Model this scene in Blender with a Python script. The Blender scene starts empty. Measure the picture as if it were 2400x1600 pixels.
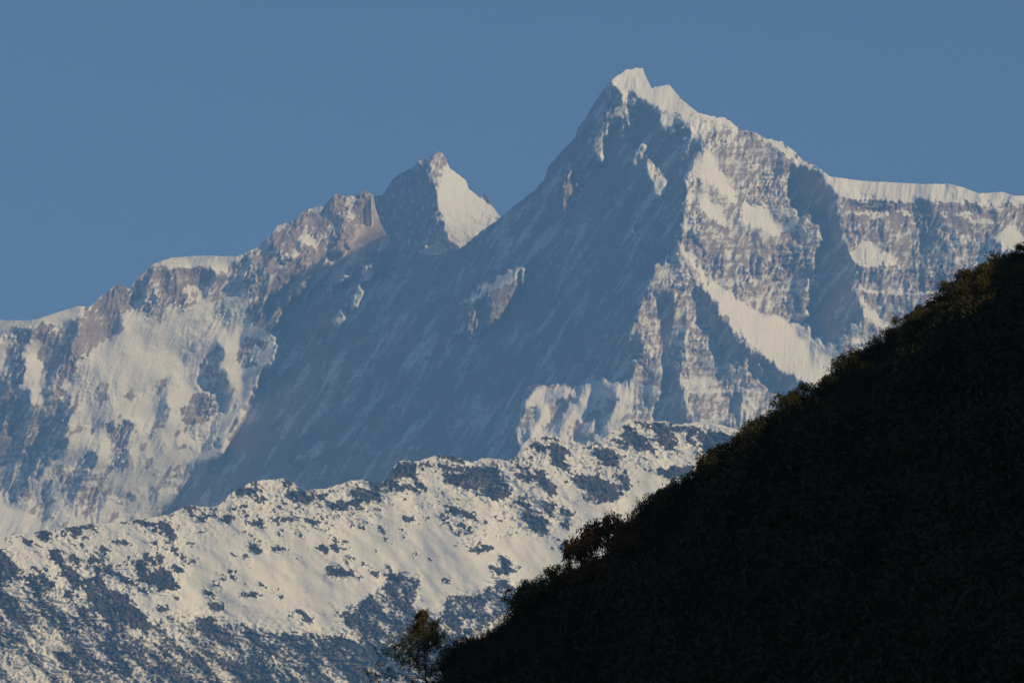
import bpy, math
import numpy as np
from math import radians as R, sin, cos, tan

# ------------------------------------------------------------------ camera, sky, sun, exposure
sc = bpy.context.scene
PITCH, HFOV = R(9.0), R(16.0)
cam = bpy.data.cameras.new('camera'); co = bpy.data.objects.new('camera', cam)
sc.collection.objects.link(co); sc.camera = co
cam.sensor_width = 36; cam.lens = 18 / tan(HFOV / 2); cam.clip_start = 1; cam.clip_end = 200000
co.location = (0, 0, 0); co.rotation_euler = (R(90) + PITCH, 0, 0)

SUN_EL, SUN_AZ = R(27.0), R(65.0)          # azimuth to the right of straight behind the camera
S = np.array([sin(SUN_AZ) * cos(SUN_EL), -cos(SUN_AZ) * cos(SUN_EL), sin(SUN_EL)])
w = bpy.data.worlds.new('World'); sc.world = w; w.use_nodes = True
nt = w.node_tree; bg = nt.nodes['Background']
sky = nt.nodes.new('ShaderNodeTexSky'); sky.sky_type = 'NISHITA'; sky.sun_disc = False
sky.sun_elevation = SUN_EL; sky.sun_rotation = R(180) - SUN_AZ
sky.altitude = 2500; sky.air_density = 1.0; sky.dust_density = 0.3; sky.ozone_density = 2.0
nt.links.new(sky.outputs[0], bg.inputs[0]); bg.inputs[1].default_value = 0.071

sl = bpy.data.lights.new('sun', 'SUN'); so = bpy.data.objects.new('sun', sl); sc.collection.objects.link(so)
sl.energy = 5.0; sl.angle = R(0.5); sl.color = (1.0, 0.745, 0.35)
from mathutils import Vector
so.rotation_euler = Vector((float(S[0]), float(S[1]), float(S[2]))).to_track_quat('Z', 'Y').to_euler()

sc.view_settings.view_transform = 'Standard'; sc.view_settings.look = 'None'
sc.view_settings.exposure = 0.2; sc.view_settings.gamma = 1.0
sc.cycles.use_denoising = True
sc.cycles.max_bounces = 6; sc.cycles.volume_bounces = 1; sc.cycles.transparent_max_bounces = 8

HAZE = dict(density=3.7e-5, color=(0.17, 0.44, 1.0), aniso=0.0)
T8 = tan(HFOV / 2)
cp, sp = cos(PITCH), sin(PITCH)
SC = np.array([S[0], S[1] * cp + S[2] * sp, -S[1] * sp + S[2] * cp])     # sun along: right, away, up of the view

def pos(px, py, d):
    """world position at image-plane direction (2400 x 1600 frame) and forward distance d"""
    x = (px - 1200) / 1200 * T8; z = (800 - py) / 1200 * T8
    return np.stack([d * x, d * (cp - z * sp), d * (sp + z * cp)], -1)

# ------------------------------------------------------------------ numpy helpers
def noise(shape, lx, ly, seed, ang=0.0, beta=1.5, octs=4):
    """band of filtered noise; lx, ly = wavelengths in cells along the rotated axes; returns ~unit variance"""
    h, wd = shape
    rng = np.random.default_rng(seed)
    wn = np.fft.rfft2(rng.standard_normal((h, wd)))
    fy = np.fft.fftfreq(h)[:, None]; fx = np.fft.rfftfreq(wd)[None, :]
    c, s = cos(ang), sin(ang)
    u = (c * fx + s * fy) * lx; v = (-s * fx + c * fy) * ly
    r = np.sqrt(u * u + v * v) + 1e-9
    flt = 1 / (1 + r ** 2) ** (beta) * (1 - np.exp(-(r * 1.5) ** 2))
    o = np.fft.irfft2(wn * flt, s=(h, wd))
    return o / o.std()

def ridged(shape, lx, ly, seed, ang=0.0, octs=4, gain=.5, warp=.25):
    """sharp crests with finer crests on their flanks, bent so that none runs straight"""
    jj, ii = np.meshgrid(np.arange(shape[1]), np.arange(shape[0]))
    wx = noise(shape, lx * 1.6, ly * .9, seed + 90) * lx * warp; wy = noise(shape, lx * 1.6, ly * .9, seed + 91) * lx * warp
    out = 0; wgt = 1.0; a = 1.0
    for k in range(octs):
        n = noise(shape, lx / 2.1 ** k, ly / 2.1 ** k, seed + k, ang + .12 * (-1) ** k, 1.35)
        r = 1 - np.abs(n) * 1.05
        r = bil(r, jj + wx, ii + wy) if k < 2 else r
        out = out + a * wgt * r; wgt = np.clip(.35 + r, .15, 1.2); a *= gain
    return out

def blur(a, s):
    h, wd = a.shape
    p = int(3 * s) + 2
    b = np.pad(a, p, mode='edge')
    fy = np.fft.fftfreq(b.shape[0])[:, None]; fx = np.fft.rfftfreq(b.shape[1])[None, :]
    g = np.exp(-2 * (math.pi * s) ** 2 * (fx ** 2 + fy ** 2))
    o = np.fft.irfft2(np.fft.rfft2(b) * g, s=b.shape)
    return o[p:p + h, p:p + wd]

def bil(a, fx, fy):
    h, wd = a.shape
    fx = np.clip(fx, 0, wd - 1.001); fy = np.clip(fy, 0, h - 1.001)
    x0 = fx.astype(int); y0 = fy.astype(int); u = fx - x0; v = fy - y0
    return (a[y0, x0] * (1 - u) * (1 - v) + a[y0, x0 + 1] * u * (1 - v) + a[y0 + 1, x0] * (1 - u) * v + a[y0 + 1, x0 + 1] * u * v)

def sstep(a, lo, hi):
    t = np.clip((a - lo) / (hi - lo), 0, 1); return t * t * (3 - 2 * t)

class Field:
    """maps of surface facing, cover and roughness over a face, from drawn areas"""
    def __init__(s, x0, x1, y0, y1, step, base):
        s.x0, s.y0, s.step = x0, y0, step
        s.nx = int((x1 - x0) / step) + 1; s.ny = int((y1 - y0) / step) + 1
        s.X, s.Y = np.meshgrid(x0 + np.arange(s.nx) * step, y0 + np.arange(s.ny) * step)
        s.m = [np.full((s.ny, s.nx), float(b)) for b in base]
    def mask(s, pts):
        p = np.array(pts, float)
        ix0 = max(0, int((p[:, 0].min() - s.x0) / s.step) - 1); ix1 = min(s.nx, int((p[:, 0].max() - s.x0) / s.step) + 2)
        iy0 = max(0, int((p[:, 1].min() - s.y0) / s.step) - 1); iy1 = min(s.ny, int((p[:, 1].max() - s.y0) / s.step) + 2)
        if ix1 <= ix0 or iy1 <= iy0: return None
        X = s.X[iy0:iy1, ix0:ix1]; Y = s.Y[iy0:iy1, ix0:ix1]
        ins = np.zeros(X.shape, bool)
        for (ax, ay), (bx, by) in zip(p, np.roll(p, -1, 0)):
            if ay == by: continue
            c = ((ay > Y) != (by > Y)) & (X < (bx - ax) * (Y - ay) / (by - ay) + ax)
            ins ^= c
        return (slice(iy0, iy1), slice(ix0, ix1)), ins
    def paint(s, pts, vals):
        r = s.mask(pts)
        if r is None: return
        sl_, ins = r
        for k, v in enumerate(vals):
            if v is not None: s.m[k][sl_][ins] = v
    def at(s, a, px, py):
        """cubic B-spline sample, smooth across cells"""
        fx = np.clip((px - s.x0) / s.step, 1, s.nx - 2.01); fy = np.clip((py - s.y0) / s.step, 1, s.ny - 2.01)
        x0 = fx.astype(int); y0 = fy.astype(int); u = fx - x0; v = fy - y0
        wt = lambda t: ((1 - t) ** 3 / 6, (3 * t ** 3 - 6 * t ** 2 + 4) / 6, (-3 * t ** 3 + 3 * t ** 2 + 3 * t + 1) / 6, t ** 3 / 6)
        A, B = wt(u), wt(v); o = 0
        for j in range(4):
            for i in range(4):
                o = o + a[np.clip(y0 + j - 1, 0, s.ny - 1), np.clip(x0 + i - 1, 0, s.nx - 1)] * (A[i] * B[j])
        return o

def poisson(gx, gy, lam):
    """surface whose slopes are closest to gx, gy (per cell); lam limits very long waves"""
    h, wd = gx.shape
    f = lambda a, sx, sy: np.block([[a, sx * a[:, ::-1]], [sy * a[::-1], sx * sy * a[::-1, ::-1]]])
    GX = np.fft.rfft2(f(gx, -1, 1)); GY = np.fft.rfft2(f(gy, 1, -1))
    wy = 2 * math.pi * np.fft.fftfreq(2 * h)[:, None]; wx = 2 * math.pi * np.fft.rfftfreq(2 * wd)[None, :]
    kx = 2.5
    den = kx * wx ** 2 + wy ** 2 + lam ** 2
    F = (-1j * kx * wx * GX - 1j * wy * GY) / den
    return np.fft.irfft2(F, s=(2 * h, 2 * wd))[:h, :wd]

def shade_depth(f, m, top=None):
    """how deep (metres) each point of the face lies inside the shadow of the rest of the face"""
    g = f[::2, ::2]; h, wd = g.shape; c = 2 * m
    jj, ii = np.meshgrid(np.arange(wd), np.arange(h)); best = np.full(g.shape, -1e4)
    for t in np.concatenate([np.arange(1.5, 20, 1.5), np.arange(20, 90, 3), np.arange(90, 460, 8)]):
        dx, dy = SC[0] / .85 * t, -SC[2] / .85 * t
        x = jj + dx; y = ii + dy
        ok = (x < wd - 1) & (y > 0)
        if top is not None: ok = ok & (y > top[np.clip(x.astype(int), 0, wd - 1)])
        v = g + SC[1] / .85 * t * c - bil(g, x, y)
        best = np.where(ok, np.maximum(best, v), best)
    return best

def reach_sun(f, lit, dark, m, top=None, times=11):
    h, wd = f.shape
    jj, ii = np.meshgrid(np.arange(wd), np.arange(h))
    keep = None
    for _ in range(times):
        b = shade_depth(f, m, top)
        l2 = lit[::2, ::2][:b.shape[0], :b.shape[1]]
        if keep is None: keep = np.clip(blur(l2, 3) * 1.8, 0, 1)
        up = np.clip(b + 8, 0, 260) * l2
        up = blur(up, 1.2) * .85 + blur(up, 5) * .35
        dn = np.clip(25 - b, 0, 120) * dark[::2, ::2][:b.shape[0], :b.shape[1]]
        f = f - bil(up - blur(dn, 9) * (1 - keep), jj / 2, ii / 2)
    return f

def grid_mesh(name, P, attrs, keep=None, mat=None):
    """P: rows x cols x 3"""
    h, wd, _ = P.shape
    idx = np.arange(h * wd).reshape(h, wd)
    q = np.stack([idx[1:, :-1], idx[1:, 1:], idx[:-1, 1:], idx[:-1, :-1]], -1).reshape(-1, 4)
    if keep is not None: q = q[keep.reshape(-1)]
    used = np.unique(q); rm = np.full(h * wd, -1); rm[used] = np.arange(len(used)); q = rm[q]
    me = bpy.data.meshes.new(name)
    me.vertices.add(len(used)); me.vertices.foreach_set('co', P.reshape(-1, 3)[used].astype(np.float32).ravel())
    me.loops.add(q.size); me.loops.foreach_set('vertex_index', q.astype(np.int32).ravel())
    me.polygons.add(len(q)); me.polygons.foreach_set('loop_start', np.arange(0, q.size, 4, dtype=np.int32))
    me.polygons.foreach_set('loop_total', np.full(len(q), 4, np.int32))
    for k, a in attrs.items():
        at = me.attributes.new(k, 'FLOAT', 'POINT'); at.data.foreach_set('value', a.reshape(-1)[used].astype(np.float32))
    me.update(); me.validate()
    me.polygons.foreach_set('use_smooth', np.ones(len(q), bool))
    o = bpy.data.objects.new(name, me); sc.collection.objects.link(o)
    if mat: me.materials.append(mat)
    return o

def tag(o, label=None, cat=None, group=None, kind=None):
    for k, v in (('label', label), ('category', cat), ('group', group), ('kind', kind)):
        if v: o[k] = v
    return o

# windows of the frame in which outlines were measured
def Z(x0, y0, k): return lambda pts: [(x0 + x * k, y0 + y * k) for x, y in pts]
Z1 = Z(0, 500, .340136); Z2 = Z(0, 950, .414508); Z3 = Z(500, 320, .340136); Z4 = Z(1150, 120, .340136)
Z5 = Z(1400, 350, .42517); Z6 = Z(500, 750, .340136); Z7 = Z(1000, 850, .340136); Z8 = Z(700, 1100, .340136)

# ------------------------------------------------------------------ materials
def nn(t, ty, **kw):
    n = t.nodes.new(ty)
    for k, v in kw.items(): setattr(n, k, v)
    return n

def cover_material(name, snow, rock, rock2, scale, bump):
    m = bpy.data.materials.new(name); m.use_nodes = True; t = m.node_tree; L = t.links
    b = t.nodes['Principled BSDF']; b.inputs['Roughness'].default_value = 0.85; b.inputs['Specular IOR Level'].default_value = 0.15
    geo = nn(t, 'ShaderNodeTexCoord')
    at = nn(t, 'ShaderNodeAttribute', attribute_name='snow')
    n1 = nn(t, 'ShaderNodeTexNoise'); n1.inputs['Scale'].default_value = scale; n1.inputs['Detail'].default_value = 6; n1.inputs['Roughness'].default_value = .65
    L.new(geo.outputs['Object'], n1.inputs['Vector'])
    a = nn(t, 'ShaderNodeMath', operation='MULTIPLY_ADD'); a.inputs[1].default_value = 0.5; L.new(n1.outputs['Fac'], a.inputs[0]); L.new(at.outputs['Fac'], a.inputs[2])
    mr = nn(t, 'ShaderNodeMapRange', interpolation_type='SMOOTHSTEP'); mr.inputs[1].default_value = 0.58; mr.inputs[2].default_value = 0.96; L.new(a.outputs[0], mr.inputs[0])
    n2 = nn(t, 'ShaderNodeTexNoise'); n2.inputs['Scale'].default_value = scale * .25; n2.inputs['Detail'].default_value = 5; L.new(geo.outputs['Object'], n2.inputs['Vector'])
    rr = nn(t, 'ShaderNodeMapRange'); rr.inputs[1].default_value = .35; rr.inputs[2].default_value = .65; L.new(n2.outputs['Fac'], rr.inputs[0])
    rm = nn(t, 'ShaderNodeMix', data_type='RGBA'); rm.inputs[6].default_value = (*rock, 1); rm.inputs[7].default_value = (*rock2, 1); L.new(rr.outputs[0], rm.inputs[0])
    sm = nn(t, 'ShaderNodeMix', data_type='RGBA'); sm.inputs[7].default_value = (*snow, 1)
    L.new(mr.outputs[0], sm.inputs[0]); L.new(rm.outputs[2], sm.inputs[6]); L.new(sm.outputs[2], b.inputs['Base Color'])
    bp = nn(t, 'ShaderNodeBump'); bp.inputs['Strength'].default_value = 1.0; bp.inputs['Distance'].default_value = bump
    L.new(n1.outputs['Fac'], bp.inputs['Height']); L.new(bp.outputs[0], b.inputs['Normal'])
    return m

M_MASSIF = cover_material('snow_and_rock', (.84, .83, .82), (.31, .25, .23), (.43, .35, .32), 1 / 30, 5)
M_RIDGE = cover_material('snow_over_scree', (.84, .83, .81), (.032, .037, .050), (.10, .088, .088), 1 / 14, .35)

# ------------------------------------------------------------------ the great face (left massif + main peak)
#        gx (+ faces right, - faces left), gz (leans back), snow, rough
W_ = (0.80, 0.75, 1.0, 0.14); G_ = (0.42, 0.7, 0.95, 0.8); RK = (0.38, 0.35, 0.27, 0.85)
SH = (-1.35, 0.32, 0.36, 0.10); MX = (0.18, 0.45, 0.50, 0.85); LS = (-0.95, 0.38, 0.50, 0.75); DM = (-0.20, 0.35, 0.40, 0.75)

PX_M = 25000 * T8 / 1200      # metres per frame unit on the face

def build_face():
    F = Field(-120, 2520, 120, 1440, 2, G_)
    p = F.paint
    # ---- left massif
    p(Z1([(0,860),(200,780),(330,860),(480,740),(600,690),(560,760),(540,850),(450,1000),(400,1050),(350,1200),(330,1400),(480,1250),(520,1300),(430,1567),(-400,1567),(-400,800)]), LS)
    p(Z2([(-300,0),(0,0),(100,30),(280,90),(390,0),(370,180),(400,240),(260,340),(230,400),(100,520),(60,550),(0,480),(-300,400)]), LS)
    p(Z1([(200,780),(260,800),(280,880),(240,960),(300,1050),(280,1150),(295,1330),(210,1540),(180,1567),(230,1400),(240,1300),(180,1200),(120,1260),(180,1100),(175,1000),(150,960),(200,900)]), W_)
    p(Z1([(480,900),(560,960),(520,1050),(440,1150),(400,1400),(330,1470),(350,1250),(420,1080),(440,980)]), RK)
    p(Z1([(-60,960),(0,900),(60,840),(100,850),(60,930),(0,1060),(-60,1100)]), W_)
    p(Z1([(40,1130),(90,1220),(60,1290),(0,1330),(-60,1340),(0,1250),(30,1220)]), RK)
    p(Z1([(110,1260),(150,1330),(60,1480),(20,1567),(-60,1567),(0,1500),(60,1400)]), RK)
    p(Z2([(30,100),(60,180),(50,250),(0,310),(-60,320),(0,130)]), RK)
    p(Z2([(200,0),(240,0),(190,170),(130,280),(100,290),(160,160)]), RK)
    p(Z1([(-400,700),(0,720),(190,730),(480,640),(490,740),(380,760),(200,780),(80,800),(0,830),(-400,830)]), W_)
    p(Z1([(250,760),(380,760),(350,850),(260,880),(210,830)]), RK)
    p(Z1([(490,640),(620,635),(600,690),(500,730)]), G_)
    p(Z1([(620,640),(790,480),(850,480),(895,530),(930,660),(860,690),(830,850),(780,850),(700,900),(620,950),(560,1000),(480,960),(540,850),(560,730)]), RK)
    p(Z1([(780,660),(810,650),(825,830),(780,830),(760,750)]), LS)
    p(Z1([(905,500),(1040,350),(1020,560),(1080,560),(1070,700),(1000,760),(930,660),(895,560)]), LS)
    p(Z1([(1040,350),(1150,370),(1400,350),(1400,450),(1360,500),(1370,600),(1300,650),(1190,620),(1170,720),(1130,770),(1070,730),(1090,600),(1100,460),(1020,580)]), RK)
    p(Z1([(1130,370),(1160,380),(1180,480),(1140,540),(1120,450)]), LS)
    p(Z1([(1120,560),(1150,560),(1150,700),(1110,760),(1100,700)]), LS)
    p(Z1([(1050,345),(1180,300),(1400,285),(1650,290),(1600,350),(1540,410),(1480,400),(1400,345),(1320,375),(1160,370),(1090,350)]), W_)
    p(Z1([(1600,360),(1880,140),(2080,20),(1960,200),(1900,340),(1800,420),(1720,520),(1560,600),(1500,700),(1490,600),(1540,450)]), LS)
    p(Z1([(1400,370),(1480,400),(1500,400),(1440,560),(1390,620),(1370,520)]), LS)
    p(Z1([(1280,500),(1340,500),(1320,600),(1300,620)]), W_)
    p(Z1([(1500,400),(1560,400),(1500,580),(1400,700),(1450,600)]), RK)
    p(Z1([(1780,240),(1800,250),(1760,400),(1700,560),(1660,600),(1700,420)]), RK)
    p(Z1([(1870,150),(1990,65),(2080,0),(2352,0),(2352,120),(2280,300),(2200,400),(2150,460),(2100,500),(1950,680),(1890,830),(1840,820),(1760,770),(1700,700),(1720,560),(1800,430),(1850,300),(1880,220)]), RK)
    p(Z3([(480,560),(680,440),(845,330),(1040,300),(1112,350),(1108,450),(990,560),(960,700),(930,770),(800,830),(700,700),(560,640)]), RK)
    p(Z3([(1000,470),(1110,380),(1112,460),(1000,520)]), RK)
    p(Z3([(930,500),(990,520),(985,580),(915,575)]), W_); p(Z3([(930,400),(975,405),(965,500),(920,490)]), (.5,.5,.8,.5))
    p(Z3([(790,590),(900,530),(870,640),(800,830),(765,820)]), LS); p(Z3([(750,450),(820,390),(820,450),(790,560),(760,620),(755,520)]), LS)
    p(Z3([(975,400),(1030,370),(1000,470),(975,480)]), LS)
    p(Z3([(690,480),(750,480),(730,520),(670,530)]), G_)
    p(Z1([(2040,40),(2080,60),(1960,200),(1900,320),(1890,280),(1940,150)]), LS)
    p(Z1([(1900,330),(2110,140),(2140,190),(2060,240),(1960,330),(1870,460),(1800,600),(1760,600),(1830,450)]), LS)
    p(Z1([(2120,90),(2150,160),(2200,200),(2190,250),(2120,210),(2060,230)]), W_)
    p(Z1([(2060,230),(2110,180),(2030,300),(1900,430),(1870,520),(1880,440)]), G_)
    p(Z1([(830,830),(930,670),(1100,760),(1200,620),(1300,660),(1400,600),(1500,620),(1400,760),(1300,850),(1250,1000),(1050,1150),(950,1200),(700,1150),(560,1200),(520,1300),(560,1100),(600,1000),(760,860)]), (0.4, .75, 1, .3))
    p(Z1([(1240,1030),(1500,650),(1460,800),(1330,960),(1260,1060)]), (-0.9, .6, .9, .2))
    p(Z1([(840,870),(900,800),(1000,870),(960,960),(860,980)]), W_)
    p(Z1([(1080,900),(1150,960),(1110,1100),(1040,1180),(1060,1000)]), W_)
    p(Z1([(1700,750),(1890,830),(1920,950),(1880,1030),(1810,1080),(1790,1180),(1700,1330),(1600,1520),(1560,1567),(1450,1567),(1560,1350),(1600,1200),(1560,1080),(1520,1060),(1540,930)]), W_)
    p(Z1([(1700,850),(1850,880),(1800,960),(1740,900),(1720,960),(1790,1040),(1700,1080),(1620,960)]), RK)
    p(Z1([(1550,930),(1500,1050),(1560,1100),(1590,1200),(1590,1350),(1530,1400),(1480,1230),(1330,1200),(1400,1030),(1480,900)]), LS)
    p(Z1([(1040,1500),(1100,1400),(1260,1230),(1250,1300),(1080,1520)]), LS)
    p(Z1([(840,1420),(930,1450),(900,1567),(840,1567)]), LS)
    p(Z1([(830,1260),(900,1300),(890,1420),(840,1400)]), W_)
    p(Z1([(960,1260),(1050,1200),(1040,1380),(980,1500),(930,1567),(880,1567),(930,1440)]), W_)
    p(Z1([(1200,1250),(1340,1130),(1400,1030),(1330,1240),(1260,1330),(1220,1480),(1150,1567),(1100,1567),(1180,1380)]), W_)
    p(Z1([(1340,1240),(1470,1230),(1480,1350),(1400,1400),(1220,1440),(1230,1370)]), RK)
    p(Z2([(560,120),(620,180),(640,350),(540,360),(560,250)]), W_)
    p(Z2([(760,0),(870,0),(800,170),(740,240),(760,120)]), W_)
    p(Z2([(960,60),(1010,100),(960,230),(1020,260),(1000,330),(870,340),(930,230)]), W_)
    p(Z2([(1120,60),(1200,60),(1100,200),(1030,270),(1020,200)]), (0.5, .6, .9, .6))
    p(Z2([(1200,150),(1380,0),(1340,120),(1250,300),(1130,320),(1040,330),(1130,280),(1240,230)]), W_)
    p(Z2([(600,100),(690,120),(680,230),(620,180)]), RK)
    p(Z2([(340,380),(600,370),(560,560),(430,560),(330,520)]), (0.2,.5,.5,1.0))
    p(Z2([(1000,30),(1160,0),(1200,40),(1130,120),(1040,100)]), RK)
    p(Z2([(690,80),(770,120),(740,230),(690,300),(650,370),(660,240)]), LS)
    p(Z2([(440,340),(530,250),(550,330),(520,360)]), LS)
    p(Z2([(240,460),(280,400),(280,560),(300,620),(250,640),(225,610)]), LS)
    p(Z2([(1120,270),(1250,170),(1240,230),(1130,280)]), LS)
    p(Z2([(680,500),(800,480),(760,540),(670,550)]), LS)
    p(Z2([(870,460),(960,380),(1100,330),(1040,370),(950,430)]), LS)
    p(Z2([(-300,380),(0,460),(60,550),(130,600),(240,650),(130,690),(-300,720)]), W_)
    # ---- the shaded hollow between massif and pillar
    hollow = Z3([(1110,350),(1105,440),(990,560),(960,700),(930,770),(800,830),(750,930),(690,980),(560,1110),(480,1210),(430,1350),(450,1400),(455,1480)]) \
        + Z6([(455,200),(420,300),(340,350),(310,450),(220,600),(150,740),(60,930),(0,965)]) \
        + Z2([(1250,300),(1130,320),(1050,420),(950,550),(860,640),(900,1000)]) + [(1240, 1440)] \
        + Z7([(640,560),(620,480),(660,330),(660,270),(755,160),(830,190),(905,140),(1000,190),(1100,120),(1150,100),(1190,130),(1220,70),(1260,130),(1400,130),(1450,60)]) \
        + Z5([(220,1180),(180,1000),(240,850),(280,850),(270,760),(380,600),(440,470),(490,370),(450,320),(510,240),(480,170),(590,10)]) \
        + Z4([(1500,640),(1350,640),(1360,500),(1180,400),(1050,340),(960,280),(880,300),(800,150)]) + [(1380, 100), (1100, 300)]
    p(hollow, SH)
    hl = F.mask(hollow)
    for q in ([(1400,230),(1540,50),(1560,200),(1330,330),(1240,480),(1150,560),(1010,680),(900,850),(700,950),(550,1000),(440,1080),(560,960),(720,850),(960,720),(1040,620),(1220,430),(1300,330)],
              [(450,100),(560,130),(640,200),(560,330),(500,330),(440,400),(420,300)], [(780,260),(900,100),(960,130),(820,420),(760,430)], [(1290,960),(1340,860),(1480,830),(1380,900)], [(2250,330),(2352,200),(2352,330)]):
        p(Z6(q), (-1.35, .4, .56, .1))
    for q in ([(820,860),(1000,760),(1280,650),(1300,760),(1100,800),(900,920),(780,1100),(740,1000)], [(2050,520),(2200,440),(2300,500),(2200,700),(1950,780),(1850,740)]):
        p(Z3(q), (-1.35, .4, .52, .1))
    p(Z3([(1030,890),(1130,882),(1050,1000)]), W_)
    p(Z3([(990,1010),(1040,1060),(1040,1160),(1000,1190),(930,1190),(960,1060)]), (0.5, .5, .8, .7))
    p(Z3([(775,1300),(840,1240),(880,1175),(920,1250),(860,1320),(830,1270)]), W_)
    p(Z3([(710,1440),(750,1370),(770,1380),(730,1430)]), W_)
    p(Z3([(800,1040),(940,935),(950,945),(815,1050)]), W_)
    p(Z3([(1720,1120),(1850,1050),(1950,980),(2060,910),(2140,890),(2135,975),(1960,1055),(1800,1155),(1720,1150)]), W_)
    p(Z3([(1880,1080),(1950,1050),(2130,970),(2060,1130),(1980,1260),(1860,1330),(1900,1180)]), (0.75, .45, .30, .3))
    p(Z3([(1740,1150),(1790,1150),(1830,1270),(1800,1360),(1760,1440),(1730,1300)]), RK)
    p(Z3([(1650,1400),(1670,1310),(1690,1400),(1650,1430)]), RK)
    p(Z3([(1600,1530),(1610,1490),(1625,1520),(1590,1567)]), RK)
    # ---- main peak: summit
    p(Z4([(815,215),(700,-300),(1300,-300),(1110,255),(1060,300),(1040,350),(960,280),(890,305),(860,240)]), (1.1, .9, 1, .2))
    p(Z4([(820,230),(860,240),(830,290)]), W_)
    # right-hand wall
    p(Z4([(1050,340),(1120,380),(1330,450),(1440,440),(1720,500),(2400,700),(2400,1600),(1500,1600),(1280,1270),(1350,1120),(1300,1080),(1380,1000),(1370,880),(1500,650),(1480,560),(1330,520),(1180,420)]), MX)
    p(Z5([(280,760),(440,480),(600,600),(1500,600),(1500,1700),(700,1700),(300,1600),(180,1300),(220,1180),(180,1000),(240,850)]), MX)
    p(Z4([(1000,300),(1050,340),(1110,400),(1200,500),(1180,560),(1340,600),(1290,900),(1480,660),(1500,560),(1340,500),(1180,400)]), (-0.85, .4, .5, .8))
    p(Z4([(1060,300),(1130,-300),(1500,-300),(1640,450),(1720,530),(1680,540),(1560,500),(1440,440),(1330,450),(1290,410),(1120,380),(1050,340)]), W_)
    p(Z4([(840,380),(930,290),(1000,350),(1000,480),(960,530),(930,420),(900,560),(900,620),(880,600),(880,480),(800,440)]), (0.4, .4, .6, 1.1))
    p(Z4([(690,600),(760,450),(840,380),(800,600),(760,780),(700,700)]), (0.35, .4, .5, 1.1))
    p(Z4([(960,330),(1010,330),(1010,480),(970,520),(940,480)]), (0.3, .4, .5, 1.1))
    p(Z4([(780,450),(830,430),(800,650),(760,780),(720,860),(730,700),(680,640),(670,580)]), (0.45, .35, .5, 1.0))
    p(Z4([(560,720),(590,850),(560,1000),(500,1080),(455,1110),(450,960),(500,860)]), RK)
    p(Z4([(395,1200),(405,1150),(415,1160),(400,1210)]), RK)
    p(Z4([(1050,615),(1075,660),(1000,760),(980,790),(985,730)]), (0.5,.5,.8,.5))
    p(Z4([(1110,900),(1160,860),(1190,890),(1250,880),(1270,850),(1190,960),(1140,1025),(1110,970)]), (0.2,.8,1,.2))
    p(Z4([(1070,780),(1130,730),(1160,840),(1120,900),(1080,860)]), (0.1,.5,.7,.8))
    p(Z4([(965,1215),(985,1240),(975,1280),(940,1270)]), W_)
    p(Z4([(640,830),(660,700),(680,720),(660,850)]), RK); p(Z4([(680,850),(700,850),(700,890),(680,880)]), RK)
    p(Z4([(1040,910),(1070,900),(1070,940),(1040,960)]), RK)
    p(Z4([(1500,650),(1325,895),(1345,840),(1450,700)]), G_)
    p(Z4([(1500,660),(1530,720),(1600,830),(1720,1020),(1700,1045),(1650,1040),(1580,960),(1500,870),(1440,900),(1380,870),(1460,780)]), W_)
    p(Z4([(1380,880),(1500,880),(1620,1020),(1560,1060),(1430,1010),(1370,1000)]), (0.3,.5,.56,1.1))
    p(Z4([(1430,1010),(1560,1050),(1640,1180),(1580,1190),(1450,1100)]), W_)
    p(Z4([(1770,1045),(1830,1045),(1900,1090),(1990,1220),(2010,1290),(1900,1240),(1730,1180),(1710,1100)]), W_)
    p(Z4([(1560,1180),(1760,1190),(1900,1250),(2010,1290),(1850,1280),(1650,1250)]), (0.2,.6,.62,1.1))
    p(Z4([(1320,1200),(1365,1120),(1385,1250),(1350,1250)]), W_)
    p(Z4([(1300,1270),(1400,1250),(1480,1300),(1700,1290),(1900,1300),(2280,1330),(2290,1500),(2250,1567),(1500,1567),(1400,1400)]), (-0.3,.35,.42,1.0))
    p(Z4([(1200,1400),(1280,1270),(1300,1330),(1380,1480),(1400,1567),(1140,1567)]), (-0.2,.5,.62,1.0))
    p(Z4([(1880,590),(2010,615),(2080,670),(2160,750),(2240,780),(2360,850),(2360,980),(2250,830),(2130,800),(2060,720),(1960,650)]), W_)
    p(Z4([(2080,780),(2130,800),(2250,830),(2330,950),(2352,1060),(2200,1080),(2090,1070),(2060,930)]), SH)
    p(Z4([(1180,450),(1250,420),(1310,480),(1230,540),(1170,520)]), (0.1,.5,.9,1.0))
    p(Z4([(1340,480),(1440,440),(1520,520),(1480,620),(1390,640),(1330,600),(1380,570)]), (0.1,.6,.85,1.0))
    # ---- right wall
    p(Z5([(1310,300),(2600,300),(2600,1200),(1500,1100),(1480,960),(1390,740),(1400,600),(1340,480)]), DM)
    p(Z5([(1180,75),(1280,130),(1620,160),(1940,170),(2100,223),(2235,215),(2352,235),(2700,250),(2700,310),(2352,290),(2110,320),(2040,260),(1940,260),(1840,280),(1600,270),(1450,265),(1330,280),(1270,190)]), (0.35, .8, 1, .45))
    p(Z5([(1060,100),(1180,100),(1240,150),(1330,280),(1300,300),(1080,330),(1050,200)]), SH)
    p(Z5([(1100,330),(1300,300),(1330,350),(1340,480),(1400,600),(1410,720),(1390,760),(1170,760),(1230,640),(1240,500),(1220,400)]), SH)
    p(Z5([(1170,750),(1395,740),(1470,900),(1480,960),(1380,960),(1300,1110),(1180,1010),(1150,940)]), SH)
    p(Z5([(1400,330),(1330,280),(2100,290),(2100,420),(1800,400),(1500,380)]), (-0.75,.25,.25,.7))
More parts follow.
